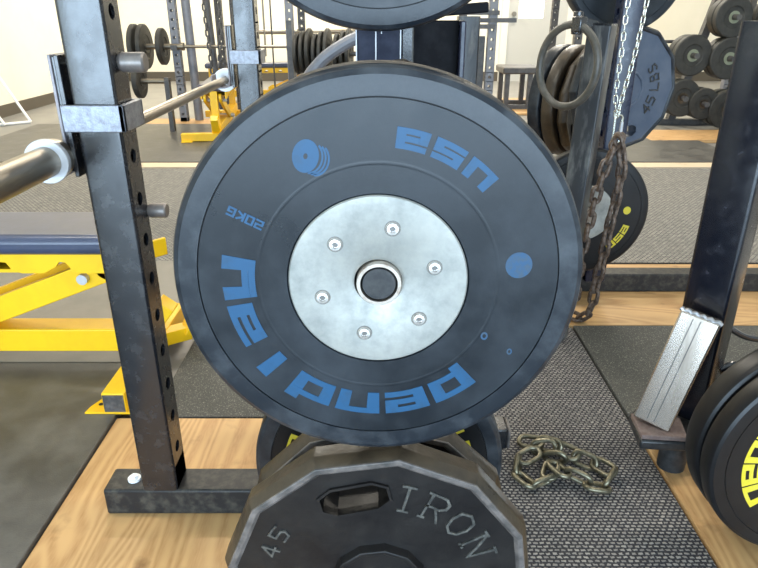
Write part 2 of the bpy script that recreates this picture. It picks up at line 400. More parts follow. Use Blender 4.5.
# ------------------------------------------------------------------ plates
def bumper(label, loc, rotz=0., rad=.225, thick=.07, hub_r=.1, rubber='rubber', rim='rim', ink='yelprint',
           pend=None, usa=None, full=False, group='rubber bumper plates', bolts=6, logo=None, tread=None, hub='hub'):
    t = thing('bumper_plate', label, 'weight plate', loc, rotz, group)
    g = .87 * rad
    # inner rubber face, back face
    bm = bmesh.new()
    pr = [(.028, .004), (hub_r - .002, .004), (hub_r + .0005, .002), (hub_r + .001, 0), (hub_r + .003, 0), (.1285, 0), (.1297, 0), (.1312, -.0003), (.1327, 0), (.134, 0), (g - .003, 0), (g - .001, 0), (g - .001, .004),
          (g - .001, thick - .002), (hub_r, thick - .002), (.028, thick - .002)]
    add_lathe(bm, pr, 128); obj('rubber_disc', bm, M[rubber], t)
    bm = bmesh.new()
    pr = [(g + .0004, .0045), (g + .0006, 0), (g + .003, 0), (rad - .014, .0004), (rad - .0085, .0009), (rad - .0082, .0011), (rad - .003, .0042), (rad - .0012, .0075), (rad, .014),
          (rad, thick - .014), (rad - .003, thick - .004), (rad - .009, thick), (g, thick)]
    add_lathe(bm, pr, 160); obj('outer_rim', bm, M[rim], t)
    bm = bmesh.new(); add_lathe(bm, [(g - .001, .003), (g + .0008, .003), (g + .0008, thick - .004), (g - .001, thick - .004)], 128)
    obj('groove', bm, M['groove'], t)
    if tread:
        bm = bmesh.new(); add_lathe(bm, [(rad + .0003, .016), (rad + .0003, thick - .014)], 160, close=False)
        obj('tread_wear', bm, M['tread'], t)
    # hub
    bm = bmesh.new()
    add_lathe(bm, [(.0262, .001), (.031, -.0005), (hub_r - .002, -.0008), (hub_r - .0006, .0006), (hub_r - .0006, .003), (.0262, .02)], 96)
    hp = obj('hub_plate', bm, M[hub], t)
    for k in range(bolts):
        a = R(16 + 60 * k); bx, bz = .0635 * math.cos(a), .0635 * math.sin(a)
        bm = bmesh.new(); add_lathe(bm, [(0, -.0022), (.0034, -.0022), (.0036, -.0045), (.0062, -.0042), (.0078, -.0018), (.0078, 0)], 24, center=(bx, 0, bz), close=False)
        bo = obj('bolt', bm, M['bolt'], hp)
        bm = bmesh.new(); add_lathe(bm, [(0, -.0023), (.0034, -.0023)], 6, center=(bx, 0, bz), close=False, smooth=False)
        obj('hex_socket', bm, M['socket'], bo)
    if bolts:
        for rr, nm in ((.0087, 'washer'),):
            for k in range(bolts):
                a = R(16 + 60 * k); bm = bmesh.new()
                add_lathe(bm, [(.0078, -.0010), (rr, -.0010), (rr, 0)], 24, center=(.0635 * math.cos(a), 0, .0635 * math.sin(a)), close=False)
                obj(nm, bm, M['socket'], hp)
    if pend:
        a0, st, r_, w, h, tx, ty = pend
        bm = bmesh.new(); arc_text(bm, 'pendlay', [a0 - st * i for i in range(7)], r_, w, h, tx, ty)
        obj('maker_lettering', bm, M[ink], t)
    if usa:
        a0, st, r_, w, h, tx, ty, inw = usa
        bm = bmesh.new(); arc_text(bm, 'usa', [a0 + (st if inw else -st) * i for i in range(3)], r_, w, h, tx, ty, inward=inw)
        obj('country_lettering', bm, M[ink], t)
    if full:
        bm = bmesh.new(); line_text(bm, '20kg', -.139, .073, 153, .0068, .0085, .0036, .0024, .002)
        obj('weight_lettering', bm, M[ink], t)
        bm = bmesh.new()
        cx, cz = -.073, .138
        flat_ellipse(bm, cx, cz, .0135, .0172, -12, -.0004)
        for k in range(1, 4):
            flat_ellipse(bm, cx + .0032 * k + .0012, cz - .0012 * k, .0135, .0172, -12, -.0004, n=16, a0=-88, a1=58, inner=.86)
        obj('logo', bm, M[ink], t)
        bm = bmesh.new(); flat_ellipse(bm, cx + .0, cz, .0022, .003, -12, -.0006); obj('logo_hole', bm, M['rubber'], t)
        bm = bmesh.new(); flat_ellipse(bm, .152, .02, .0145, .0150, 0, -.0004); obj('logo', bm, M['bluefaint'], t)
        bm = bmesh.new()
        flat_ellipse(bm, .120, -.066, .004, .005, 0, -.0004, inner=.5)
        flat_ellipse(bm, .150, -.086, .003, .004, 0, -.0004, inner=.5)
        obj('worn_print_specks', bm, M['bluefaint'], t)
    if logo:
        bm = bmesh.new(); flat_ellipse(bm, logo[0], logo[1], .013, .014, 0, -.0004)
        obj('logo', bm, M[ink], t)
    return t

def boolean_cut(o, cutter_bm):
    me = bpy.data.meshes.new('cut'); bmesh.ops.recalc_face_normals(cutter_bm, faces=cutter_bm.faces); cutter_bm.to_mesh(me); cutter_bm.free()
    c = bpy.data.objects.new('cut', me); COL.objects.link(c); c.parent = o.parent
    md = o.modifiers.new('b', 'BOOLEAN'); md.object = c; md.operation = 'DIFFERENCE'; md.solver = 'EXACT'
    dg = bpy.context.evaluated_depsgraph_get(); dg.update()
    nm = bpy.data.meshes.new_from_object(o.evaluated_get(dg))
    o.modifiers.clear(); o.data = nm
    bpy.data.objects.remove(c); bpy.data.meshes.remove(me)

def stadium(cx, cz, ang, L, hh, n=3):
    """elongated slot outline centred (cx,cz), long axis along ang"""
    ca, sa = math.cos(ang), math.sin(ang); pts = []
    for s, base in ((1, -90), (-1, 90)):
        for k in range(n + 1):
            t = R(base + 180 * k / n)
            u = s * (L / 2 - hh) + hh * math.cos(t); v = hh * math.sin(t)
            pts.append((cx + u * ca - v * sa, cz + u * sa + v * ca))
    return pts

def iron_plate(label, loc, rotz=0., rad=.225, thick=.05, rot=23., text=True, m='iron', rimm='ironrim', slot0=102.6, t45=(155,), lbs=None, edge='ironrust', slots=(0, 120, 240), group='twelve sided iron plates'):
    t = thing('iron_plate', label, 'weight plate', loc, rotz, group)
    k = rad / .225
    off = R(rot)
    # dish / face web
    bm = bmesh.new()
    pr = [(.027, .003), (.204 * k, .003), (.204 * k, thick - .003), (.027, thick - .003)]
    add_lathe(bm, pr, 12, off=off, smooth=False)
    face = obj('face', bm, M[m], t)
    cut = bmesh.new()
    for s in slots:
        a = R(slot0 + s)
        add_prism(cut, stadium(.152 * k * math.cos(a), .152 * k * math.sin(a), a - PI / 2, .098 * k, .0205 * k), 'y', -.1, .2)
    boolean_cut(face, cut)
    # rim
    bm = bmesh.new()
    pr = [(.203 * k, .004), (.206 * k, .0005), (.209 * k, -.0015), (.2165 * k, -.0015)]
    add_lathe(bm, pr + [(.2175 * k, .004), (.205 * k, .008)], 12, off=off, smooth=False)
    obj('front_lip', bm, M[edge], t, bevel=.0012)
    bm = bmesh.new()
    pr = [(.2165 * k, -.0005), (.221 * k, .008), (rad, .016), (rad, thick - .016), (.2185 * k, thick - .008), (.2105 * k, thick), (.203 * k, thick), (.203 * k, .004)]
    add_lathe(bm, pr, 12, off=off, smooth=False)
    rim = obj('rim', bm, M[rimm], t)
    cut = bmesh.new()                     # thumb scallops on the rim
    for s in range(12):
        a = off + R(30 * s + 15)
        for sg in (-1, 1):
            cx, cz = (rad + .001) * math.cos(a), (rad + .001) * math.sin(a)
            mx = Matrix.Translation((cx * .99, -.004, cz * .99)) @ Matrix.Rotation(-a, 4, 'Y') @ Matrix.Rotation(R(40), 4, 'Z')
            if sg > 0: add_box(cut, -.012, .012, -.0075, .0075, -.038, .038, mx)
    boolean_cut(rim, cut)
    b = rim.modifiers.new('bevel', 'BEVEL'); b.width = .002; b.segments = 2; b.limit_method = 'ANGLE'; b.angle_limit = R(25)
    # hub boss
    bm = bmesh.new()
    add_lathe(bm, [(.026, -.004), (.058, -.004), (.060, -.009), (.0665, -.009), (.070, .004), (.026, .006)], 12, off=off, smooth=False)
    obj('hub', bm, M[m], t, bevel=.0012)
    # slot lips
    for s in slots:
        a = R(slot0 + s); bm = bmesh.new()
        o_ = stadium(.152 * k * math.cos(a), .152 * k * math.sin(a), a - PI / 2, .106 * k, .0245 * k)
        i_ = stadium(.152 * k * math.cos(a), .152 * k * math.sin(a), a - PI / 2, .098 * k, .0205 * k)
        n = len(o_)
        O0 = [bm.verts.new((p[0], .004, p[1])) for p in o_]; O1 = [bm.verts.new((p[0], -.001, p[1])) for p in o_]
        I1 = [bm.verts.new((p[0], -.001, p[1])) for p in i_]; I0 = [bm.verts.new((p[0], .012, p[1])) for p in i_]
        for i in range(n):
            j = (i + 1) % n
            bm.faces.new((O0[i], O0[j], O1[j], O1[i])); bm.faces.new((O1[i], O1[j], I1[j], I1[i])); bm.faces.new((I1[i], I1[j], I0[j], I0[i]))
        obj('handle_slot', bm, M[m], t)
    if text:
        bm = bmesh.new()
        arc_text(bm, 'IRON', [76, 60, 43, 25], .153 * k, .030, .042, .0036, .0036, depth=.0022, y0=.003)
        obj('raised_word', bm, M['ironlet'], t); bm = bmesh.new()
        if t45: arc_text(bm, '45', [160, 148], .163 * k, .017, .024, .0032, .0032, depth=.0022, y0=.003)
        obj('raised_number', bm, M['ironlet'], t)
    if lbs:
        bm = bmesh.new()
        arc_text(bm, '45', [lbs, lbs + 16], .122 * k, .024, .036, .005, .005, depth=.003, y0=.003, inward=True)
        obj('raised_number', bm, M['powder'], t); bm = bmesh.new()
        arc_text(bm, 'LBS', [lbs + 38, lbs + 54, lbs + 70], .122 * k, .022, .036, .005, .005, depth=.003, y0=.003, inward=True)
        obj('raised_word', bm, M['powder'], t)
    return t

def small_plate(t, name, m, x, r, th, hubm=None, hubr=.05, y=0, z=0, axis='x'):
    bm = bmesh.new()
    add_lathe(bm, [(0.0, 0), (r * .55, 0), (r * .6, -.002), (r * .93, -.003), (r, .004), (r, th - .004), (r * .93, th), (0, th)], 40, axis=axis, close=False,
              center=(x, y, z) if axis == 'x' else (x, y, z))
    return obj(name, bm, M[m], t)

# ------------------------------------------------------------------ uprights with real holes
def upright_mesh(bm, w, d, z0, z1, hz, hr=.0125, sides='x', c=.007):
    """square tube centred on x=y=0; holes on +-x faces ('x') and/or +-y faces ('y')"""
    W, D = w / 2, d / 2
    def quad(*ps, sm=False):
        f = bm.faces.new([bm.verts.new(p) for p in ps]); f.smooth = sm
    def face(map_, half, holes):
        zs = [z0]
        hs = [h for h in hz if holes and z0 + .04 < h < z1 - .04]
        for h in hs:
            a, b = h - .034, h + .034
            if a > zs[-1] + 1e-4: quad(map_(-half, zs[-1], 0), map_(half, zs[-1], 0), map_(half, a, 0), map_(-half, a, 0))
            a = max(a, zs[-1])
            n = 24
            def sq(t):
                x, y = math.cos(t), math.sin(t)
                s = 1 / max(abs(x) / half, abs(y) / (b - h)); return x * s, max(a, h + y * s)
            ts = sorted(set([2 * PI * i / n for i in range(n)] + [math.atan2(sy * (b - h), sx * half) % (2 * PI) for sx in (-1, 1) for sy in (-1, 1)]))
            m_ = len(ts)
            for i in range(m_):
                t0, t1 = ts[i], ts[(i + 1) % m_]
                o0, o1 = sq(t0), sq(t1)
                i0 = (hr * math.cos(t0), h + hr * math.sin(t0)); i1 = (hr * math.cos(t1), h + hr * math.sin(t1))
                quad(map_(*o0, 0), map_(*o1, 0), map_(*i1, 0), map_(*i0, 0))
                quad(map_(*i0, 0), map_(*i1, 0), map_(*i1, .005), map_(*i0, .005))
            zs.append(b)
        quad(map_(-half, zs[-1], 0), map_(half, zs[-1], 0), map_(half, z1, 0), map_(-half, z1, 0))
    face(lambda u, z, dd: (W - dd, u, z), D - c, 'x' in sides)
    face(lambda u, z, dd: (-W + dd, -u, z), D - c, 'x' in sides)
    face(lambda u, z, dd: (-u, D - dd, z), W - c, 'y' in sides)
    face(lambda u, z, dd: (u, -D + dd, z), W - c, 'y' in sides)
    for sx, sy in ((1, 1), (-1, 1), (-1, -1), (1, -1)):
        P = [(sx * (W - c) + sx * c * math.cos(t), sy * (D - c) + sy * c * math.sin(t)) for t in (0, R(22.5), R(45), R(67.5), R(90))]
        for a, b in zip(P[:-1], P[1:]): quad((*a, z0), (*b, z0), (*b, z1), (*a, z1), sm=True)
    quad((-W, -D, z1), (W, -D, z1), (W, D, z1), (-W, D, z1))
    bmesh.ops.remove_doubles(bm, verts=bm.verts, dist=.0002)

# ------------------------------------------------------------------ chain links
def link_mesh(L, Wd, r):
    bm = bmesh.new(); pts = []
    hw = Wd / 2 - r; hl = L / 2 - r
    for k in range(9): t = R(-90 + 180 * k / 8); pts.append((hl - hw + hw * math.cos(t), hw * math.sin(t), 0))
    for k in range(9): t = R(90 + 180 * k / 8); pts.append((-(hl - hw) + hw * math.cos(t), hw * math.sin(t), 0))
    add_tube(bm, pts, r, 10, closed=True)
    me = bpy.data.meshes.new('link'); bmesh.ops.recalc_face_normals(bm, faces=bm.faces); bm.to_mesh(me); bm.free(); return me

def chain_along(t, me, m, path, pitch, roll0=0., jitter=0., rollstep=90):
    pts = catmull(path, 12); origin = Vector(t.location)
    acc = 0; out = []; last = pts[0]; nxt = 0.
    seglen = [0.]
    for a, b in zip(pts[:-1], pts[1:]): seglen.append(seglen[-1] + (b - a).length)
    def at(s):
        s = max(0, min(s, seglen[-1]))
        for i in range(1, len(pts)):
            if seglen[i] >= s:
                f = (s - seglen[i - 1]) / max(1e-9, seglen[i] - seglen[i - 1]); return pts[i - 1].lerp(pts[i], f)
        return pts[-1]
    if not me.materials: me.materials.append(m)
    n = int(seglen[-1] / pitch)
    for i in range(n + 1):
        s = i * pitch; p = at(s); d = (at(s + pitch * .5) - at(s - pitch * .5)).normalized()
        if d.length < .5: continue
        ref = Vector((0, 0, 1)) if abs(d.z) < .85 else Vector((0, 1, 0))
        y = ref.cross(d).normalized(); z = d.cross(y)
        mx = Matrix(((d.x, y.x, z.x, 0), (d.y, y.y, z.y, 0), (d.z, y.z, z.z, 0), (0, 0, 0, 1)))
        mx = mx @ Matrix.Rotation(R(roll0 + rollstep * (i % 2) + random.uniform(-jitter, jitter)), 4, 'X')
        mx.translation = p - origin
        o = bpy.data.objects.new('link', me); COL.objects.link(o); o.parent = t; o.matrix_local = mx

# ================================================================== SETTING
struct(box('floor', -3.95, 6.0, -4.0, 10.6, -.30, -.02, M['concrete']))
struct(box('wall_back', -4.2, 6.2, 10.6, 10.8, -.3, 4.0, M['wall']))
struct(box('wall_left', -4.15, -3.95, -4.0, 10.6, -.3, 4.0, M['wall']))
struct(box('wall_right', 6.0, 6.2, -4.0, 10.6, -.3, 4.0, M['wallw']))
struct(box('ceiling', -4.2, 6.2, -4.2, 10.8, 4.0, 4.2, M['ceil']))
struct(box('baseboard_back', -3.94, 5.99, 10.585, 10.6, -.02, .12, M['basebd']))
struct(box('baseboard_left', -3.95, -3.935, -4.0, 10.58, -.02, .10, M['basebd']))
bm = bmesh.new()   # front wall behind the photographer with a wide opening onto daylight
add_box(bm, -4.2, -3.9, -4.2, -4.0, -.3, 4.0); add_box(bm, 3.6, 6.2, -4.2, -4.0, -.3, 4.0); add_box(bm, -3.9, 3.6, -4.2, -4.0, 1.95, 4.0)
add_box(bm, -3.9, 3.6, -4.2, -4.0, -.3, -.02)
struct(obj('wall_front', bm, M['wall']))
# door in the back wall with a bright pane
d = thing('door_1', 'pale grey door with a bright narrow pane in the back wall', 'door', (2.42, 10.585, -.02)); d['kind'] = 'structure'
bm = bmesh.new(); add_box(bm, -.45, .45, -.03, .01, 0, .92)
add_box(bm, -.45, -.30, -.03, .01, .92, 1.95); add_box(bm, .08, .45, -.03, .01, .92, 1.95); add_box(bm, -.45, .45, -.03, .01, 1.95, 2.1)
obj('panel', bm, M['doorp'], d)
bm = bmesh.new(); add_box(bm, -.55, -.45, -.05, .012, 0, 2.2); add_box(bm, .45, .55, -.05, .012, 0, 2.2); add_box(bm, -.55, .55, -.05, .012, 2.1, 2.2)
obj('frame', bm, M['trim'], d)
bm = bmesh.new(); add_box(bm, -.30, .08, -.012, -.004, .92, 1.95); obj('pane', bm, M['glass'], d)
bm = bmesh.new(); add_cyl(bm, (-.38, -.03, .98), (-.38, -.09, .98), .025); add_cyl(bm, (-.38, -.08, .98), (-.38, -.11, .98), .035); obj('handle', bm, M['steelx'], d)
del d['category']

# floor coverings
def mat_thing(name, label, cat, x0, x1, y0, y1, z0, z1, m, bev=.002, group=None):
    return tag(box(name, x0, x1, y0, y1, z0, z1, M[m], bevel=bev), label, cat, group)
mat_thing('plywood_sheet', 'plywood floor sheet under the foot of the left perforated post', 'plywood', -.712, -.10, .25, 1.455, -.019, 0, 'ply', group='plywood sheets')
mat_thing('plywood_sheet', 'plywood board at bottom right below the yellow lettered plates', 'plywood', .682, 1.9, .25, 1.455, -.019, 0, 'ply', group='plywood sheets')
mat_thing('plywood_sheet', 'plywood strip running across under the rear base tube', 'plywood', -.60, 1.9, 2.013, 2.60, -.019, 0, 'plyx', group='plywood sheets')
mat_thing('woven_mat', 'grey woven vinyl mat that the loose chain pile lies on', 'mat', -.097, .678, .0, 2.008, -.019, -.006, 'weave')
mat_thing('speckled_mat', 'speckled black rubber mat just right of the left perforated post', 'mat', -.62, -.10, 1.46, 2.008, -.019, .001, 'speckmat')
mat_thing('speckled_mat', 'speckled rubber mat behind the bare steel foot at right', 'mat', .682, 1.9, 1.46, 2.008, -.019, .001, 'speckmat')
mat_thing('rubber_mat', 'dark rubber mat at bottom left beside the plywood', 'mat', -3.9, -.715, .0, 1.735, -.019, .010, 'rubbermat', .003)
mat_thing('rubber_mat', 'smooth grey mat beneath the nearest yellow bench', 'mat', -3.9, -.715, 1.742, 2.62, -.019, .008, 'greymat', .003)
mat_thing('woven_mat', 'pale woven mat stretching across behind the rear base tube', 'mat', -3.9, 5.9, 2.63, 4.45, -.019, -.004, 'weavefar')
mat_thing('lumber_strip', 'thin pale wood strip between the woven mat and the far dark mats', 'wood strip', -3.9, 5.9, 4.46, 4.60, -.019, .004, 'lumber')
mat_thing('rubber_mat', 'far dark rubber mat under the distant yellow bench', 'mat', -3.3, .6, 4.62, 6.3, -.019, .006, 'rubbermat')
mat_thing('rubber_mat', 'far dark rubber mat at right in front of the plate tree', 'mat', .62, 2.7, 4.62, 6.2, -.019, .006, 'rubbermat')
mat_thing('plywood_sheet', 'far plywood strip behind the distant yellow bench', 'plywood', -3.0, .4, 6.32, 6.65, -.019, .002, 'plyx', group='plywood sheets')
mat_thing('plywood_sheet', 'far plywood piece on the floor left of the right post', 'plywood', 2.30, 3.2, 5.45, 5.95, -.019, .008, 'plyx', group='plywood sheets')
mat_thing('plywood_sheet', 'far plywood sheet under the small black bench by the door', 'plywood', .9, 3.0, 7.0, 8.3, -.019, .002, 'plyx', group='plywood sheets')

# ================================================================== MAIN RACK
rack = thing('squat_rack', 'black perforated squat rack with bolted base tubes, nearest post at left', 'rack', (-.47, 1.13, 0))
HZ = [.156 + .0783 * k for k in range(28)]
def rack_part(name, bm, m, **k):
    bmesh.ops.translate(bm, verts=bm.verts, vec=(.47, -1.13, 0))
    return obj(name, bm, m, rack, **k)
bm = bmesh.new(); upright_mesh(bm, .075, .075, .066, 2.3, HZ)
bmesh.ops.translate(bm, verts=bm.verts, vec=(-.4725, 1.1315, 0)); up1 = rack_part('upright', bm, M['powder'])
bm = bmesh.new(); upright_mesh(bm, .075, .075, .066, 2.3, HZ)
bmesh.ops.translate(bm, verts=bm.verts, vec=(-.45, 2.3375, 0)); up2 = rack_part('upright', bm, M['powder'])
bm = bmesh.new(); add_box(bm, -.597, .19, 1.094, 1.169, .0005, .066); bt = rack_part('base_tube', bm, M['tube'], bevel=.005)
bm = bmesh.new(); add_cyl(bm, (-.54, 1.13, .066), (-.54, 1.13, .071), .014); add_cyl(bm, (-.54, 1.13, .071), (-.54, 1.13, .077), .0085, 6); rack_part('bolt', bm, M['whiteplug'])
bm = bmesh.new(); add_box(bm, -.589, 1.7, 2.30, 2.375, .0005, .075); rack_part('base_tube', bm, M['tube'], bevel=.005)
bm = bmesh.new(); add_box(bm, -.508, -.43, 1.094, 2.375, 2.3, 2.375); rack_part('top_tube', bm, M['powder'], bevel=.005)
# storage posts that carry the pegs
bm = bmesh.new(); upright_mesh(bm, .075, .075, .066, 2.3, [], c=.006); bmesh.ops.translate(bm, verts=bm.verts, vec=(0.0, 1.1315, 0)); rack_part('storage_post', bm, M['navydull'])
bm = bmesh.new(); add_box(bm, -.508, .04, 1.094, 1.169, 2.3, 2.375); rack_part('top_tube', bm, M['powder'], bevel=.005)
for z, y0 in ((.7470, .635), (.2590, .655), (1.217, .93)):
    bm = bmesh.new(); add_lathe(bm, [(.0205, 0), (.0240, 0), (.0247, .001), (.0247, 1.094 - y0), (.0205, 1.094 - y0)], 40, center=(0, y0, z))
    pg = rack_part('peg', bm, M['peg'])
    bm = bmesh.new(); add_lathe(bm, [(0, .0014), (.0178, .0014), (.0196, .005), (.0196, .03)], 40, center=(0, y0, z), close=False)
    bmesh.ops.translate(bm, verts=bm.verts, vec=(.47, -1.13, 0)); obj('end_plug', bm, M['plug'], pg)
# side flange and painted-on edge highlights of the storage post seen below the top plate
bm = bmesh.new(); add_box(bm, .0385, .053, 1.10, 1.16, .3, 1.25); rack_part('side_flange', bm, M['powder'])

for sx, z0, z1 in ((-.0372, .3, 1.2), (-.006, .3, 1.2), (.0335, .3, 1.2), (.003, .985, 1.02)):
    bm = bmesh.new(); add_box(bm, sx, sx + .0019, 1.0915, 1.0945, z0, z1); rack_part('highlight_strip', bm, M['whitering'])
# second storage frame post and gusset immediately right of the centre post
gp = thing('black_support_post', 'broad glossy black support plate with bright edge right of the centre post', 'post', (.10, 1.42, 0))
bm = bmesh.new(); add_box(bm, -.032, .065, -.01, .01, 0, 1.0); obj('web', bm, M['matte'], gp, bevel=.002)
bm = bmesh.new(); add_box(bm, .063, .075, -.04, .02, 0, 1.0); obj('flange', bm, M['powderblue'], gp, bevel=.003)
bm = bmesh.new(); add_box(bm, -.04, -.030, -.04, .02, 0, 1.0); obj('flange', bm, M['scuffed'], gp, bevel=.003)
bm = bmesh.new(); add_bar(bm, (-.04, 0, 1.012), (.12, .01, 1.025), .05, .02); obj('top_arm', bm, M['matte'], gp, bevel=.003)
bm = bmesh.new(); add_box(bm, -.08, .11, -.07, .05, -.005, .012); obj('foot_plate', bm, M['powderdark'], gp)
gy = thing('scuffed_grey_post', 'short dusty grey post standing right of the glossy black support', 'post', (.355, 2.75, -.0035))
bm = bmesh.new(); upright_mesh(bm, .085, .085, .01, 1.0, []); obj('tube', bm, M['scuffed'], gy)
bm = bmesh.new(); add_box(bm, -.1, .1, -.1, .1, 0, .01); obj('foot_plate', bm, M['powder'], gy)

# pull pins
def pull_pin(label, x, y, z, r, L):
    t = thing('safety_pin', label, 'pin', (x, y, z), 0, 'pins in the left perforated post')
    bm = bmesh.new(); add_lathe(bm, [(0, L), (r * .85, L), (r, L - .003), (r, .006), (r * .8, 0), (0, 0)], 32, axis='x', close=False); obj('knob', bm, M['pin'], t)
    bm = bmesh.new(); add_cyl(bm, (-.085, 0, 0), (0, 0, 0), .0095); obj('shaft', bm, M['steelx'], t)
pull_pin('grey round pin sticking out high on the left perforated post', -.4345, 1.1315, HZ[10], .0165, .044)
pull_pin('lower dark pin end behind the left perforated post', -.4345, 1.165, .672, .014, .035)

# J hook on near upright
def j_hook(label, x, y, z, m_band='band'):
    """x,y centre of the upright, z centre of the band"""
    t = thing('j_hook', label, 'j hook', (x, y, z), 0, 'j hooks carrying the left barbell')
    bm = bmesh.new(); add_box(bm, -.054, .050, -.0475, -.0385, -.022, .022); add_box(bm, .041, .050, -.0475, .0445, -.022, .022)
    add_box(bm, -.054, .050, .0385, .0475, -.022, .022); obj('wrap_bracket', bm, M['band'], t, bevel=.0015)
    bm = bmesh.new(); add_box(bm, -.054, -.046, -.038, .038, -.10, .10); obj('back_plate', bm, M['powder'], t, bevel=.0015)
    bm = bmesh.new(); add_box(bm, -.062, -.0545, -.030, .030, -.092, .098); obj('liner', bm, M['powderdark'], t, bevel=.002)
    # cradle: side profile in XZ
    bm = bmesh.new(); prof = [(-.068, .10), (-.063, .10), (-.063, -.085), (-.068, -.098), (-.085, -.104), (-.118, -.104), (-.13, -.09), (-.13, -.06), (-.125, -.06), (-.125, -.088), (-.115, -.097), (-.088, -.097), (-.073, -.09), (-.068, -.08)]
    add_prism(bm, prof, 'y', -.030, .030); obj('cradle', bm, M['liner'], t, bevel=.001)
    return t
j_hook('bright banded j hook wrapped on the nearest left post', -.4725, 1.1315, .853)
j_hook('far banded j hook on the second left post', -.45, 2.3375, .872)

# barbell in J hooks (runs along Y)
BX, BZ = -.556, .786
bb = thing('barbell', 'long steel barbell resting in the hooks at far left', 'barbell', (BX, 1.7, BZ))
def bb_part(name, segs, m, parent=None):
    bm = bmesh.new()
    for (y0, y1, r) in segs: add_lathe(bm, [(0, y0 - 1.7), (r - .001, y0 - 1.7), (r, y0 - 1.699), (r, y1 - 1.701), (r - .001, y1 - 1.7), (0, y1 - 1.7)], 40, close=False)
    return obj(name, bm, M[m], parent or bb)
bb_part('shaft', [(1.09, 2.42, .0142)], 'steel')
bb_part('sleeve', [(.58, 1.064, .0255)], 'steelx'); bb_part('sleeve', [(2.43, 2.85, .0255)], 'steelx')
bb_part('collar', [(1.062, 1.074, .037)], 'whitering'); bb_part('collar', [(2.41, 2.435, .040)], 'whitering')
bb_part('inner_collar', [(1.074, 1.098, .033)], 'steelx')

# ================================================================== CENTRE PLATES
L1 = (.058, .034, .015, .0078)
main = bumper('big grey-black bumper plate with blue lettering, steel hub, front and centre', (-.001, .643, .7465), rad=.2255, thick=.072, hub_r=.0985,
              ink='blue', pend=(303, 20.8, .156, .035, .0215, .0145, .0072), usa=(49, 14.2, .158, .0235, .0155, .0095, .006, True), full=True, tread=True)
iron_plate('twelve sided iron plate showing only as a thin edge above the centre bumper', (0.0, .733, .745), rad=.2265, thick=.045, text=False, t45=None, rimm='ironrim')
bumper('blue-lit bumper plate at the top, only its lower edge in frame', (0, .95, 1.217), rad=.225, thick=.06, hub_r=.0985, ink='blue', )
iron_plate('twelve sided black iron plate with IRON lettering at bottom centre', (0, .68, .262), rad=.2255, thick=.055, rot=23, slot0=102.6)
bumper('black bumper with yellow lettering behind the bottom iron plate', (0, .936, .2575), rad=.225, thick=.065, hub_r=.0985, rubber='rubberblk', bolts=0,
       pend=(284, 24.4, .158, .032, .022, .009, .005), usa=(-6, 20, .158, .026, .020, .009, .005, True))
iron_plate('twelve sided plate mostly hidden directly behind the bottom IRON plate', (0, .78, .252), rad=.213, thick=.045, rot=0, text=False, t45=None)

# small foot block by the centre stack
sp = thing('stub_tube', 'short black tube stub with worn end by the bottom plate stack', 'tube', (.30, 1.31, .0))
bm = bmesh.new(); add_box(bm, -.09, .012, -.03, .03, .03, .088); obj('tube', bm, M['powder'], sp, bevel=.004)
bm = bmesh.new(); add_box(bm, .0125, .020, -.029, .029, .031, .087); obj('end_cap', bm, M['ironrust'], sp, bevel=.004)
bm = bmesh.new(); add_box(bm, -.085, -.02, -.025, .025, -.0055, .03); obj('foot', bm, M['powder'], sp)

# ================================================================== LOOSE CHAIN PILE
cp = thing('loose_chain', 'short heavy steel chain heaped loose on the woven mat', 'chain', (.44, 1.25, -.006))
me = link_mesh(.071, .045, .0062)
path = [(.385, 1.335, .012), (.44, 1.312, .016), (.497, 1.268, .012), (.548, 1.222, .012), (.505, 1.170, .010), (.465, 1.192, .022), (.425, 1.215, .024),
        (.425, 1.262, .022), (.392, 1.196, .010), (.345, 1.190, .008), (.335, 1.248, .012), (.375, 1.275, .022), (.41, 1.292, .030), (.40, 1.262, .034)]
chain_along(cp, me, M['brasschain'], path, .046, roll0=20, jitter=8, rollstep=52)

# ================================================================== RIGHT FRONT POST + FOOT + PLATES
rp = thing('black_square_post', 'glossy black square post at right edge with bare steel foot', 'post', (.76, 1.33, 0))
bm = bmesh.new(); upright_mesh(bm, .094, .094, .02, 1.0, [], c=.008)
bmesh.ops.rotate(bm, verts=bm.verts, cent=(0, 0, 0), matrix=Matrix.Rotation(R(-44), 3, 'Z')); obj('tube', bm, M['powderdark'], rp)
# bare steel splayed foot: box tube leaning along post
def foot_bar(p, q, w, h, bm, nx):
    p, q = Vector(p), Vector(q); d = (q - p).normalized(); n = Vector(nx); s = d.cross(n).normalized(); n = s.cross(d)
    mx = Matrix(((s.x, d.x, n.x, p.x), (s.y, d.y, n.y, p.y), (s.z, d.z, n.z, p.z), (0, 0, 0, 1)))
    add_box(bm, -w / 2, w / 2, 0, (q - p).length, -h / 2, h / 2, mx)
    return mx
NX = (-.56, -.83, 0.1)
bm = bmesh.new(); mxf = foot_bar((-.118, -.075, .132), (-.052, -.068, .405), .084, .045, bm, NX); ft = obj('bare_steel_foot', bm, M['chrome'], rp, bevel=.004)
for u in (-.012, .004):
    bm = bmesh.new(); add_box(bm, u - .001, u + .001, .01, .272, .0223, .0236, mxf); obj('score_line', bm, M['socket'], ft)
bm = bmesh.new()
pts = [mxf @ Vector((x, .281 + .0022 * math.sin(x * 400), .016)) for x in [(-.044 + .004 * k) for k in range(23)]]
add_tube(bm, pts, .0055, 8); obj('weld_bead', bm, M['weld'], ft)
bm = bmesh.new(); add_prism(bm, [(-.160, -.125), (-.06, -.135), (-.045, -.06), (-.075, -.03), (-.155, -.04)], 'z', .117, .129); obj('dusty_foot_plate', bm, M['rustplate'], rp, bevel=.002)
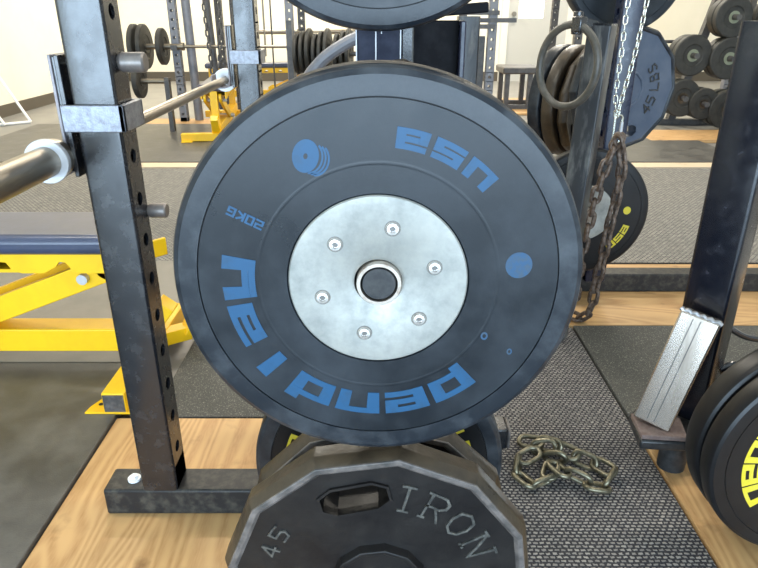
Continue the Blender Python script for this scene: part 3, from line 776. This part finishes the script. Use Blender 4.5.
bm = bmesh.new(); add_prism(bm, [(-.162, -.128), (-.04, -.138), (.02, -.06), (.05, .06), (-.05, .07), (-.15, -.02)], 'z', .090, .116); obj('black_pad', bm, M['plug'], rp, bevel=.006)
bm = bmesh.new(); add_cyl(bm, (-.05, -.07, -.0), (-.05, -.07, .091), .032); obj('rubber_foot', bm, M['plug'], rp)
bm = bmesh.new(); add_bar(bm, (-.01, -.10, .05), (.09, -.06, .26), .012, .03); obj('gusset', bm, M['powder'], rp, bevel=.002)
bm = bmesh.new(); add_tube(bm, catmull([(.05, .0, .22), (.09, .0, .24), (.115, .0, .22), (.115, 0, .16), (.09, -.02, .12)], 6), .010, 10); obj('hook', bm, M['powderdark'], rp)

bumper('black bumper plate with yellow lettering at the right edge', (.842, .96, .245), rad=.225, thick=.048, hub_r=.0985, rubber='rubberblk', rim='rubberblk',
       pend=(209, 19.5, .148, .034, .028, .0135, .0075), bolts=6)
bumper('black bumper plate directly behind the yellow lettered one at right edge', (.842, 1.016, .244), rad=.2255, thick=.055, hub_r=.0985, rubber='rubberblk', rim='rubberblk', bolts=0)
pt = thing('storage_peg_stand', 'low black stand whose peg carries the plates at right edge', 'stand', (.842, 1.15, 0))
bm = bmesh.new(); add_lathe(bm, [(0, -.20), (.0247, -.20), (.0247, -.03), (0, -.03)], 32, center=(0, 0, .2445), close=False); obj('peg', bm, M['peg'], pt)
bm = bmesh.new(); add_box(bm, -.03, .03, -.03, .03, .0, .33); obj('post', bm, M['powderdark'], pt, bevel=.004)
# bent rod behind the right post
br = thing('bent_black_rod', 'bent black rod end curling out behind the right black post', 'rod', (.98, 1.62, .001))
bm = bmesh.new(); add_tube(bm, catmull([(-.08, .02, .30), (-.02, 0, .22), (.05, -.01, .17), (.16, 0, .13), (.22, 0, .012)], 6), .009, 10); obj('rod', bm, M['powderdark'], br)

# ================================================================== REAR RIGHT GROUP
ru = thing('blue_lit_upright', 'rear right rack upright with light chains hanging before it', 'post', (.815, 2.2625, .076))
bm = bmesh.new(); upright_mesh(bm, .075, .075, 0, 2.3, [.0783 * k for k in range(1, 28)], sides='x'); obj('tube', bm, M['powderblue'], ru)  # navy colour stands in for blue sky light on the black upright
for z in (.70, 1.10):
    bm = bmesh.new(); add_cyl(bm, (.0, .0375, z - .02), (.02, .32, z - .02), .024); obj('peg', bm, M['peg'], ru)
rq = thing('short_capped_post', 'short scuffed black post with flat cap between plates and chains', 'post', (.620, 1.935, -.0055))
bm = bmesh.new(); upright_mesh(bm, .066, .066, -.003, .985, [], c=.005)
bmesh.ops.rotate(bm, verts=bm.verts, cent=(0, 0, 0), matrix=Matrix.Rotation(R(-34), 3, 'Z')); obj('tube', bm, M['scuffed'], rq)
bm = bmesh.new(); add_box(bm, -.033, .033, -.033, .033, .985, .991); bmesh.ops.rotate(bm, verts=bm.verts, cent=(0, 0, 0), matrix=Matrix.Rotation(R(-34), 3, 'Z')); obj('cap', bm, M['powder'], rq)
rq.rotation_euler = (0, R(1.6), 0); rq.location.x = .600
bm = bmesh.new(); add_bar(bm, (-.02, 0, .985), (-.085, -.01, 1.0), .03, .022); add_cyl(bm, (-.075, -.01, .96), (-.075, -.01, 1.02), .014); obj('hook_clamp', bm, M['powder'], rq, bevel=.002)

iron_plate('blue-lit twelve sided 45 LBS plate behind the hanging chains', (.895, 2.40, .755), rotz=R(20), rad=.228, thick=.045, rot=0, text=False, t45=None, lbs=-36, m='bluelit', rimm='rim', edge='rim', slot0=-82, slots=(0, 180))
bumper('blue-lit bumper plate cut off by the top edge above the hanging chains', (.845, 2.40, 1.17), rotz=R(10), rad=.228, thick=.06, hub_r=.0985, bolts=0)
# left stack
n48 = Vector((math.sin(R(48)), -math.cos(R(48)), 0))
base = Vector((.875, 2.72, .665))
# hmm: the stack sits on a peg stand of its own
iron_plate('brownish twelve sided iron plate seen at an angle left of the capped post', tuple(base), rotz=R(48), rad=.222, thick=.045, rot=15, text=False, t45=None, edge='ironrim')
for i in range(2):
    p = base - n48 * (.055 + .062 * i)
    bumper(['dusty black bumper plate just behind the brownish angled iron plate', 'rearmost dusty black bumper plate of the angled stack beside the capped post'][i], tuple(p), rotz=R(48), rad=.225, thick=.055,
           hub_r=.0985, bolts=0, rubber='rubberblk', rim='ironrim' if i == 0 else 'rim')
ps = thing('angled_peg_stand', 'dark stand with the angled peg behind the capped post', 'stand', tuple(base - n48 * .22) [:2] + (-.004,), R(48))
bm = bmesh.new(); add_box(bm, -.03, .03, -.03, .03, .01, .72); obj('post', bm, M['powder'], ps, bevel=.004)
bm = bmesh.new(); add_box(bm, -.12, .12, -.12, .12, 0, .01); obj('foot_plate', bm, M['powder'], ps)
bm = bmesh.new(); add_lathe(bm, [(0, -.26), (.0247, -.26), (.0247, -.03), (0, -.03)], 24, center=(0, 0, .668), close=False); obj('peg', bm, M['peg'], ps)

# ring on the hook
rg = thing('rubber_ring', 'thick dark ring hanging from the clamp of the capped post', 'ring', (.520, 1.86, .876), R(-56))
bm = bmesh.new()
pts = [Vector((.100 * math.cos(2 * PI * k / 40), 0, .108 * math.sin(2 * PI * k / 40))) for k in range(40)]
add_tube(bm, pts, .0105, 12, closed=True); bmesh.ops.rotate(bm, verts=bm.verts, cent=(0, 0, 0), matrix=Matrix.Rotation(R(14), 3, 'Y')); obj('ring', bm, M['ringr'], rg)
bm = bmesh.new(); add_box(bm, .008, .040, -.014, .014, .088, .128); obj('strap', bm, M['powder'], rg, bevel=.004)

# black bumper with yellow usa
bumper('black bumper plate with yellow lettering behind the rusty chain', (.715, 2.14, .37), rad=.222, thick=.05, hub_r=.0985, rubber='rubberblk', rim='rubberblk', bolts=0,
       usa=(-48, 13, .157, .024, .018, .008, .005, True), logo=(.145, .01))
pk = thing('low_storage_post', 'low black post and peg holding the rear yellow lettered plate', 'post', (.715, 2.245, 0))
bm = bmesh.new(); add_box(bm, -.03, .03, -.035, .02, .0, .46); obj('post', bm, M['powder'], pk, bevel=.004)
bm = bmesh.new(); add_lathe(bm, [(0, -.14), (.0247, -.14), (.0247, -.035), (0, -.035)], 24, center=(0, 0, .3685), close=False); obj('peg', bm, M['peg'], pk)

# chains: thin pair, snap hook, rusty pair
tc = thing('hanging_chain', 'bright thin zinc chain hanging in two strands before the rear upright', 'chain', (.745, 2.02, .73))
me = link_mesh(.030, .015, .0021)
chain_along(tc, me, M['zincchain'], [(.765, 2.02, 1.62), (.735, 2.02, 1.25), (.720, 2.02, 1.046), (.721, 2.02, .91), (.722, 2.02, .78), (.733, 2.02, .715)], .0225, roll0=20)
chain_along(tc, me, M['zincchain'], [(.82, 2.02, 1.62), (.79, 2.02, 1.25), (.774, 2.02, 1.046), (.763, 2.02, .91), (.745, 2.02, .79), (.735, 2.02, .72)], .0225, roll0=50)
bm = bmesh.new()
sh = thing('snap_hook', 'long bright snap hook joining the thin chain to the rusty chain', 'hook', (.742, 2.02, .68))
pts = []
for k in range(9): t = R(180 * k / 8); pts.append((.011 * math.cos(t), 0, .030 + .011 * math.sin(t)))
for k in range(9): t = R(180 + 180 * k / 8); pts.append((.011 * math.cos(t), 0, -.035 + .011 * math.sin(t)))
add_tube(bm, pts, .0036, 8, closed=True); obj('body', bm, M['zincchain'], sh)
bm = bmesh.new(); add_cyl(bm, (.011, 0, -.02), (.011, 0, .02), .0052, 12); obj('gate', bm, M['whitering'], sh)
rc = thing('rusty_chain', 'heavy rusty chain hanging doubled from the snap hook to the floor', 'chain', (.742, 2.02, .02))
me = link_mesh(.068, .041, .0072)
chain_along(rc, me, M['rustchain'], [(.745, 2.015, .640), (.722, 2.01, .582), (.705, 2.01, .50), (.695, 2.02, .40), (.685, 2.02, .30), (.680, 2.02, .20), (.678, 2.02, .10), (.676, 2.03, .035)], .044, roll0=15, jitter=12)
chain_along(rc, me, M['rustchain'], [(.748, 2.005, .635), (.765, 2.0, .575), (.766, 2.005, .47), (.757, 2.01, .36), (.752, 2.01, .26), (.742, 2.01, .16), (.735, 2.01, .07), (.715, 2.03, .02), (.690, 2.05, .02)], .044, roll0=55, jitter=12)

# ================================================================== YELLOW BENCHES
def bench(label, loc, rotz=0.):
    """adjustable bench, long axis local X, right end at x=0, local origin on floor"""
    t = thing('adjustable_bench', label, 'bench', loc, rotz, 'yellow framed adjustable benches')
    # pad
    bm = bmesh.new(); add_box(bm, -1.35, .03, -.125, .125, .395, .452); pd = obj('pad', bm, M['pad'], t, bevel=.022)
    pd.modifiers['bevel'].segments = 4
    # notched rails below the pad
    top, bot = .394, .338
    for y in (-.105, .093):
        prof = [(.02, top), (.02, bot)]
        x = -.02
        for k in range(7):
            prof += [(x - .06, bot), (x - .085, bot + .006), (x - .10, bot + .032), (x - .118, bot + .034), (x - .128, bot + .02), (x - .165, bot)]
            x -= .165
        prof += [(-1.28, bot), (-1.28, top)]
        bm = bmesh.new(); add_prism(bm, prof, 'y', y, y + .012); obj('notched_rail', bm, M['yellow'], t, bevel=.001)
    bm = bmesh.new(); add_box(bm, -1.2, -.2, -.09, .09, .335, .345); obj('rail_web', bm, M['yellow'], t)
    # lower beam
    bm = bmesh.new(); add_box(bm, -1.35, .03, -.04, .04, .055, .13); obj('base_beam', bm, M['yellow'], t, bevel=.004)
    # diagonal arm pair with pin
    for y in (-.075, .05):
        bm = bmesh.new(); add_bar(bm, (-.55, y, .14), (-.015, y, .345), .022, .072)
        add_cyl(bm, (-.018, y - .011, .344), (-.018, y + .011, .344), .036)
        obj('support_arm', bm, M['yellow'], t, bevel=.003)
    bm = bmesh.new(); add_cyl(bm, (-.085, -.105, .318), (-.085, .09, .318), .015); obj('ladder_pin', bm, M['whitering'], t)
    bm = bmesh.new(); add_cyl(bm, (-.57, -.1, .125), (-.57, .09, .125), .018); obj('pivot_pin', bm, M['whitering'], t)
    bm = bmesh.new(); add_prism(bm, [(-.62, .12), (-.50, .12), (-.46, .135), (-.56, .20), (-.62, .17)], 'y', -.055, -.045); obj('pivot_plate', bm, M['yellow'], t)
    # front foot tube with plates
    bm = bmesh.new(); add_bar(bm, (.03, -.29, .035), (.03, .29, .035), .062, .062); ft = obj('foot_tube', bm, M['yellow'], t, bevel=.003)
    bm = bmesh.new(); add_box(bm, .002, .058, -.292, -.289, .009, .061); obj('open_end', bm, M['ironrust'], ft)
    bm = bmesh.new(); add_prism(bm, [(-.055, -.29), (.09, -.29), (.09, -.20), (-.0, -.20), (-.035, -.225), (-.05, -.26)], 'z', 0, .006); obj('foot_plate', bm, M['yellow'], t, bevel=.001)
    bm = bmesh.new(); add_cyl(bm, (-.025, -.25, .0062), (-.025, -.25, .0066), .007, 16); obj('screw_hole', bm, M['groove'], t)
    bm = bmesh.new(); add_prism(bm, [(-.06, .20), (.06, .20), (.06, .29), (-.06, .29)], 'z', 0, .006); obj('foot_plate', bm, M['yellow'], t, bevel=.001)
    # upright at the end of the frame
    bm = bmesh.new(); add_bar(bm, (.0, 0, .06), (.11, 0, .20), .06, .055); obj('end_bracket', bm, M['yellow'], t, bevel=.003)
    bm = bmesh.new(); add_box(bm, -.025, .025, -.03, .03, .12, .40); obj('end_upright', bm, M['yellow'], t, bevel=.003)
    bm = bmesh.new(); add_bar(bm, (-1.3, -.28, .035), (-1.3, .28, .035), .062, .062); obj('rear_foot_tube', bm, M['yellow'], t, bevel=.003)
    bm = bmesh.new(); add_box(bm, -1.32, -1.27, -.03, .03, .06, .40); obj('rear_upright', bm, M['yellow'], t, bevel=.003)
    return t
b0 = bench('nearest yellow adjustable bench with navy pad behind the left post', (-.745, 1.75, .0085))
copy_tree(b0, 'distant yellow bench with pad, left of the second post', (-1.36, 5.45, .0065), R(-84))
copy_tree(b0, 'farthest yellow bench just right of the second left post', (-.75, 8.3, -.0195), R(8))
# extra yellow bits of the near bench right of the post
yk = b0
bm = bmesh.new(); add_bar(bm, (.12, .12, .03), (.215, .20, .24), .05, .05); obj('handle_bar', bm, M['yellow'], b0, bevel=.003)
bm = bmesh.new(); add_bar(bm, (.03, .06, .34), (.085, .12, .34), .012, .055); obj('catch_plate', bm, M['yellow'], b0, bevel=.003)
bm = bmesh.new(); add_bar(bm, (.0, .05, .04), (.12, .13, .04), .05, .045); obj('catch_strut', bm, M['yellow'], b0, bevel=.002)
# wood block next to the foot
wb = thing('wood_offcut', 'small worn wood offcut between the left post and the bench foot', 'wood block', (-.60, 1.99, .001), R(25))
bm = bmesh.new(); add_box(bm, -.045, .045, -.03, .03, 0, .035); obj('block', bm, M['ply'], wb, bevel=.003)

# ================================================================== FAR LEFT RACKS
def far_rack(label, loc, xs, h=2.3, rotz=0., m='farblack'):
    t = thing('power_rack', label, 'rack', loc, rotz, 'distant power racks')
    for (x, y, s) in xs:
        bm = bmesh.new(); upright_mesh(bm, .075, .075, 0, h, [.07 + .0783 * k for k in range(27)], hr=.0135, sides='xy'); bmesh.ops.translate(bm, verts=bm.verts, vec=(x, y, 0))
        obj('upright', bm, M[s], t)
    x0 = min(x for x, y, s in xs); x1 = max(x for x, y, s in xs); y0 = min(y for x, y, s in xs); y1 = max(y for x, y, s in xs)
    bm = bmesh.new(); add_box(bm, x0, x1, y0 - .03, y0 + .03, h, h + .07); obj('top_beam', bm, M[m], t)
    if y1 > y0:
        bm = bmesh.new(); add_box(bm, x0 - .03, x0 + .03, y0, y1, h, h + .07); obj('top_beam', bm, M[m], t)
        bm = bmesh.new(); add_box(bm, x0, x1, y1 - .03, y1 + .03, h, h + .07); obj('top_beam', bm, M[m], t)
    return t
ra = far_rack('distant rack whose perforated posts stand left of the second left post', (-1.93, 6.5, .004), [(0, 0, 'fargrey'), (1.09, 0, 'fargrey'), (.20, 1.0, 'farblack'), (.46, .55, 'farblack'), (1.09, 1.0, 'farblack')])
bm = bmesh.new(); add_cyl(bm, (.13, .05, 0), (.10, .05, 2.3), .042); obj('round_tube', bm, M['fargrey'], ra)
bm = bmesh.new(); add_cyl(bm, (.34, .1, .1), (.26, .1, 2.3), .03); obj('round_tube', bm, M['farblack'], ra)
bm = bmesh.new(); add_cyl(bm, (.9, .1, .1), (.9, .1, 2.3), .008); obj('cable', bm, M['farblack'], ra)
bm = bmesh.new(); add_cyl(bm, (.83, .1, .6), (.83, .1, 2.3), .009); obj('cable', bm, M['steelx'], ra)
for x in (0, 1.09):
    bm = bmesh.new(); add_box(bm, x - .03, x + .03, -.09, -.0378, .662, .676); add_box(bm, x - .03, x + .03, -.098, -.088, .662, .71); obj('bar_hook', bm, M['farblack'], ra)
rb = far_rack('distant rack with shelf arms in front of the grey door', (.985, 6.0, .006), [(0, 0, 'fargrey'), (-.15, .9, 'farblack')])
for z, xa, xb in ((.93, -.28, .20), (.99, -.30, .05), (.88, -.25, .02)):
    bm = bmesh.new(); add_box(bm, xa, xb, -.05, -.03 + .01, z - .018, z + .018); obj('arm', bm, M['farblack'], rb)
bm = bmesh.new(); add_box(bm, -.35, -.05, .03, .09, .25, .8); obj('back_panel', bm, M['farblack'], rb)
rd = far_rack('distant slim perforated rack post left of the cut off bumper', (2.00, 6.9, -.0195), [(0, 0, 'farblack'), (.0, 1.0, 'farblack')])

# far barbells
def far_barbell(label, x0, x1, y, z, r=.014):
    t = thing('barbell', label, 'barbell', ((x0 + x1) / 2, y, z), 0, 'distant horizontal barbells')
    c = (x0 + x1) / 2
    bm = bmesh.new(); add_lathe(bm, [(0, x0 - c), (r, x0 - c), (r, x1 - c), (0, x1 - c)], 20, axis='x', close=False); obj('shaft', bm, M['steelx'], t)
    for a, b in ((x0 - .4, x0), (x1, x1 + .35)):
        bm = bmesh.new(); add_lathe(bm, [(0, a - c), (.025, a - c), (.025, b - c), (0, b - c)], 20, axis='x', close=False); obj('sleeve', bm, M['steelx'], t)
    for a in (x0, x1 - .02):
        bm = bmesh.new(); add_lathe(bm, [(0, a - c), (.036, a - c), (.036, a + .02 - c), (0, a + .02 - c)], 20, axis='x', close=False); obj('collar', bm, M['steelx'], t)
    return t
far_barbell('distant barbell crossing behind both left posts', -1.86, -.68, 6.435, .70)
far_barbell('thin distant bar just above the crossing barbell, right of the second post', -.9, -.55, 7.445, .80, .010)

def disc(label, x, y, z, r, th, rz=0., m='farplate', hubm=None, group='distant weight plates', hr=.3):
    t = thing('weight_plate', label, 'weight plate', (x, y, z), rz, group)
    bm = bmesh.new(); add_lathe(bm, [(.026, .006), (r * .5, .006), (r * .55, 0), (r * .95, -.001), (r, .006), (r, th - .006), (r * .95, th), (.026, th)], 40); obj('disc', bm, M[m], t)
    bm = bmesh.new(); add_lathe(bm, [(.026, .004), (r * hr, .001), (r * hr, .02), (.026, .02)], 32); obj('hub', bm, M[hubm or m], t)
    return t
# on the left end of far barbell, facing mostly left-front
disc('first dark plate on the distant barbell, left end', -2.27, 6.435, .70, .20, .045, R(90))
disc('second dark plate on the distant barbell, nearer its middle', -2.19, 6.435, .70, .20, .045, R(90))
disc('dark plate on the distant barbell beside the perforated post', -2.02, 6.435, .70, .165, .045, R(90))
lp = thing('low_bar', 'short low bar holding the small dark plate at left', 'bar', (-1.95, 5.9, .44))
bm = bmesh.new(); add_cyl(bm, (-.16, 0, 0), (.1, 0, 0), .022); obj('bar', bm, M['steelx'], lp)
bm = bmesh.new(); add_box(bm, .06, .1, -.03, .03, -.434, .03); obj('stand', bm, M['farblack'], lp)
disc('small dark plate low down left of the distant perforated post', -2.09, 5.9, .44, .145, .05, R(90))
# plate row edge on
for i in range(9):
    x = -.74 + .056 * i + (.03 if i > 5 else 0)
    disc('thin dark plate standing edge-on in the distant row, %s from the left' % ['first', 'second', 'third', 'fourth', 'fifth', 'sixth', 'seventh', 'eighth', 'ninth'][i], x, 6.35, .64 + .012 * (i % 3), .19 + .01 * ((i * 7) % 3 - 1), .034, R(84), 'farplate', group='plates in the distant row')
for i in range(5):
    x = -.72 + .06 * i
    disc('thin dark plate in the lower distant row, %s from the left' % ['first', 'second', 'third', 'fourth', 'fifth'][i], x, 6.35, .24, .19, .036, R(84), 'farblack', group='plates in the lower distant row')
rr = thing('plate_storage_stand', 'distant stand whose pegs carry the edge-on plate rows', 'stand', (-.78, 6.35, -.0195))
bm = bmesh.new(); add_box(bm, -.07, -.02, -.03, .03, 0, .95); obj('post', bm, M['farblack'], rr)
bm = bmesh.new(); add_cyl(bm, (-.02, 0, .66), (.62, 0, .66), .022); obj('peg', bm, M['farblack'], rr)
bm = bmesh.new(); add_cyl(bm, (-.02, 0, .26), (.40, 0, .26), .022); obj('peg', bm, M['farblack'], rr)
# hanging dark chains on far rack
fc = thing('hanging_chain', 'dark chain bundle hanging in the distant rack at left', 'chain', (-1.62, 6.35, 1.0))
me = link_mesh(.075, .045, .009)
chain_along(fc, me, M['farblack'], [(-1.62, 6.35, 2.25), (-1.60, 6.35, 1.3), (-1.57, 6.35, .3)], .055, jitter=10)
fc2 = thing('hanging_chain', 'second dark chain in the distant rack, nearer the second post', 'chain', (-1.45, 6.35, 1.0))
chain_along(fc2, me, M['farblack'], [(-1.42, 6.35, 2.25), (-1.44, 6.35, 1.3), (-1.50, 6.35, .5)], .055, jitter=10)

# diagonal grey arm between the second post and the centre post
da = thing('grey_arm_pipe', 'pale grey angled pipe rising behind the centre bumper toward the storage post', 'pipe', (-.10, 2.3, -.0195))
bm = bmesh.new(); add_tube(bm, catmull([(-.02, .3, .02), (-.13, .15, .45), (-.16, .08, .76), (-.11, .05, .865), (-.01, .05, .935), (.06, .05, .96)], 6), .022, 12); obj('pipe', bm, M['fargrey'], da)

# white tubular frame at left wall
wf = thing('white_tube_frame', 'white tubular frame leaning by the left wall', 'frame', (-3.5, 6.5, -.0195))
bm = bmesh.new(); add_cyl(bm, (.03, 0, .012), (-.30, 0, .66), .013, 12); obj('tube', bm, M['whitepaint'], wf)
bm = bmesh.new(); add_cyl(bm, (-.12, -.2, .012), (-.34, -.1, .30), .013, 12); obj('tube', bm, M['whitepaint'], wf)
bm = bmesh.new(); add_cyl(bm, (.03, 0, .013), (-.38, -.35, .013), .013, 12); obj('tube', bm, M['whitepaint'], wf)

# small black bench by the door
sb = thing('flat_bench', 'small black flat bench standing before the grey door', 'bench', (1.56, 7.55, .0025))
bm = bmesh.new(); add_box(bm, -.21, .21, -.25, .25, .37, .44); obj('pad', bm, M['farblack'], sb, bevel=.015)
for x, y in ((-.15, -.2), (.1, -.2), (-.15, .2), (.1, .2)):
    bm = bmesh.new(); add_box(bm, x - .025, x + .025, y - .025, y + .025, .04, .37); obj('leg', bm, M['farblack'], sb)
for y in (-.2, .2):
    bm = bmesh.new(); add_box(bm, -.2, .24, y - .03, y + .03, 0, .045); obj('foot_bar', bm, M['farblack'], sb)

# ================================================================== PLATE TREE AT RIGHT
tr = thing('plate_tree', 'dark distant plate tree loaded with round plates at upper right', 'plate tree', (3.06, 6.3, -.0195))
bm = bmesh.new(); add_bar(bm, (-.22, .1, 0), (.12, .1, 1.5), .07, .07, up=(0, 1, 0)); obj('upright', bm, M['farblack'], tr)
bm = bmesh.new(); add_bar(bm, (.55, .1, 0), (.45, .1, 1.5), .07, .07, up=(0, 1, 0)); obj('upright', bm, M['farblack'], tr)
bm = bmesh.new(); add_box(bm, -.35, .65, .06, .14, 0, .06); obj('base', bm, M['farblack'], tr)
for (x, z) in ((-.27, .665), (.06, .64), (.03, .98), (-.30, .30), (-.10, .25), (.12, .20), (.42, .98), (.42, .6)):
    bm = bmesh.new(); add_cyl(bm, (x, -.36, z), (x, .09, z), .024); obj('peg', bm, M['farblack'], tr)
bm = bmesh.new(); add_cyl(bm, (-.68, .0, .77), (-.27, .0, .77), .014); obj('cross_rod', bm, M['farblack'], tr)
T = (3.06, 6.3, -.0195)
for (x, z, r, hb, lab) in ((-.27, .665, .175, 'holefill', 'dark round plate with pale hub, left one of the middle row'), (.06, .64, .18, 'holefill', 'dark round plate with pale hub, right one of the middle row'),
                           (.03, .98, .17, 'holefill', 'dark round plate with pale hub, topmost on the plate tree'), (-.30, .30, .165, 'ironrim', 'brownish dark plate, leftmost of the bottom row on the tree'),
                           (-.10, .25, .14, 'ironrim', 'smaller brownish plate, middle of the bottom row on the tree'), (.12, .20, .17, 'ironrim', 'brownish plate, rightmost of the bottom row on the tree'),
                           (.42, .98, .17, 'farplate', 'dark plate high on the right side of the tree'), (.42, .6, .18, 'farplate', 'dark plate half hidden by the right post')):
    disc(lab, T[0] + x, T[1] - .28 if z > .5 else T[1] - .30, T[2] + z, r, .06, R(6), 'farplate', hb, group='round plates on the plate tree')
    disc(lab.replace('plate', 'plate behind', 1) if False else 'rear plate behind the ' + lab.replace('dark round plate with pale hub, ', '').replace('brownish dark plate, ', '').replace('smaller brownish plate, ', '').replace('brownish plate, ', '').replace('dark plate ', 'dark plate '),
         T[0] + x, T[1] - .19, T[2] + z, r * .98, .08, R(6), 'farplate', group='rear plates on the plate tree')
sb2 = thing('storage_box', 'low pale brown storage box beside the bottom row of the plate tree', 'box', (3.33, 5.6, -.0195))
bm = bmesh.new(); add_box(bm, -.16, .25, -.12, .12, .0, .28); obj('body', bm, M['ironrim'], sb2, bevel=.01)
bm = bmesh.new(); add_box(bm, -.18, .27, -.14, .14, .28, .31); obj('lid', bm, M['greymat'], sb2, bevel=.006)

# perforated pale rack strip top right
fs = thing('perforated_strip_rack', 'pale perforated rack upright at the upper right corner', 'rack', (3.75, 7.2, -.0195), R(20))
bm = bmesh.new(); upright_mesh(bm, .12, .05, 0, 2.3, [.1 + .08 * k for k in range(27)], hr=.018, sides='y'); obj('upright', bm, M['fargrey'], fs)
bm = bmesh.new(); add_box(bm, .1, .16, -.03, .03, 0, 2.3); add_box(bm, .3, .38, -.03, .03, 0, 2.3); obj('side_posts', bm, M['farblack'], fs)
bm = bmesh.new(); add_box(bm, -.1, .5, -.03, .03, 2.3, 2.36); obj('top_beam', bm, M['farblack'], fs)

# ================================================================== LIGHTS
def area(name, loc, rot, sx, sy, p, c):
    l = bpy.data.lights.new(name, 'AREA'); l.shape = 'RECTANGLE'; l.size = sx; l.size_y = sy; l.energy = p; l.color = c
    o = bpy.data.objects.new(name, l); COL.objects.link(o); o.location = loc; o.rotation_euler = rot; return o
area('daylight_opening', (-.15, -4.1, .95), (R(90), 0, 0), 7.4, 1.9, 620, (.60, .80, 1.0))
for i, (x, y) in enumerate(((-1.6, 1.6), (1.9, 1.6), (-1.6, 5.2), (1.9, 5.2), (-1.6, 8.8), (1.9, 8.8))):  # unseen fill lamps, added to warm and brighten the room
    t = thing('ceiling_fill_light', 'unseen fill fixture added on the ceiling', 'fill light', (x, y, 3.95), 0, 'added ceiling fill fixtures')
    bm = bmesh.new(); add_box(bm, -.62, .62, -.16, .16, 0, .05); obj('housing', bm, M['whitepaint'], t)
    bm = bmesh.new(); add_box(bm, -.58, .58, -.13, .13, -.012, 0); obj('diffuser', bm, M['fill_lamp'], t)
    area('ceiling_fill_lamp', (x, y, 3.92), (0, 0, 0), 1.16, .26, [55, 55, 105, 95, 240, 210][i], (1, .93, .80))
# even pale sky outside the room
w = bpy.data.worlds.new('world'); scene.world = w; w.use_nodes = True
w.node_tree.nodes['Background'].inputs['Color'].default_value = (.8, .9, 1, 1)
w.node_tree.nodes['Background'].inputs['Strength'].default_value = 1.0

# ================================================================== CAMERA
cam = bpy.data.cameras.new('camera'); co = bpy.data.objects.new('camera', cam); COL.objects.link(co)
cam.sensor_fit = 'HORIZONTAL'; cam.sensor_width = 36; cam.lens = 36 * 640 / 758; cam.clip_start = .02
co.location = (0, 0, 1.02); co.rotation_euler = (R(90 - 23.2), 0, 0)
cam.dof.use_dof = False
scene.camera = co
vs = scene.view_settings
vs.view_transform = 'Standard'; vs.look = 'None'; vs.exposure = -0.12; vs.gamma = 1.0; vs.use_curve_mapping = False
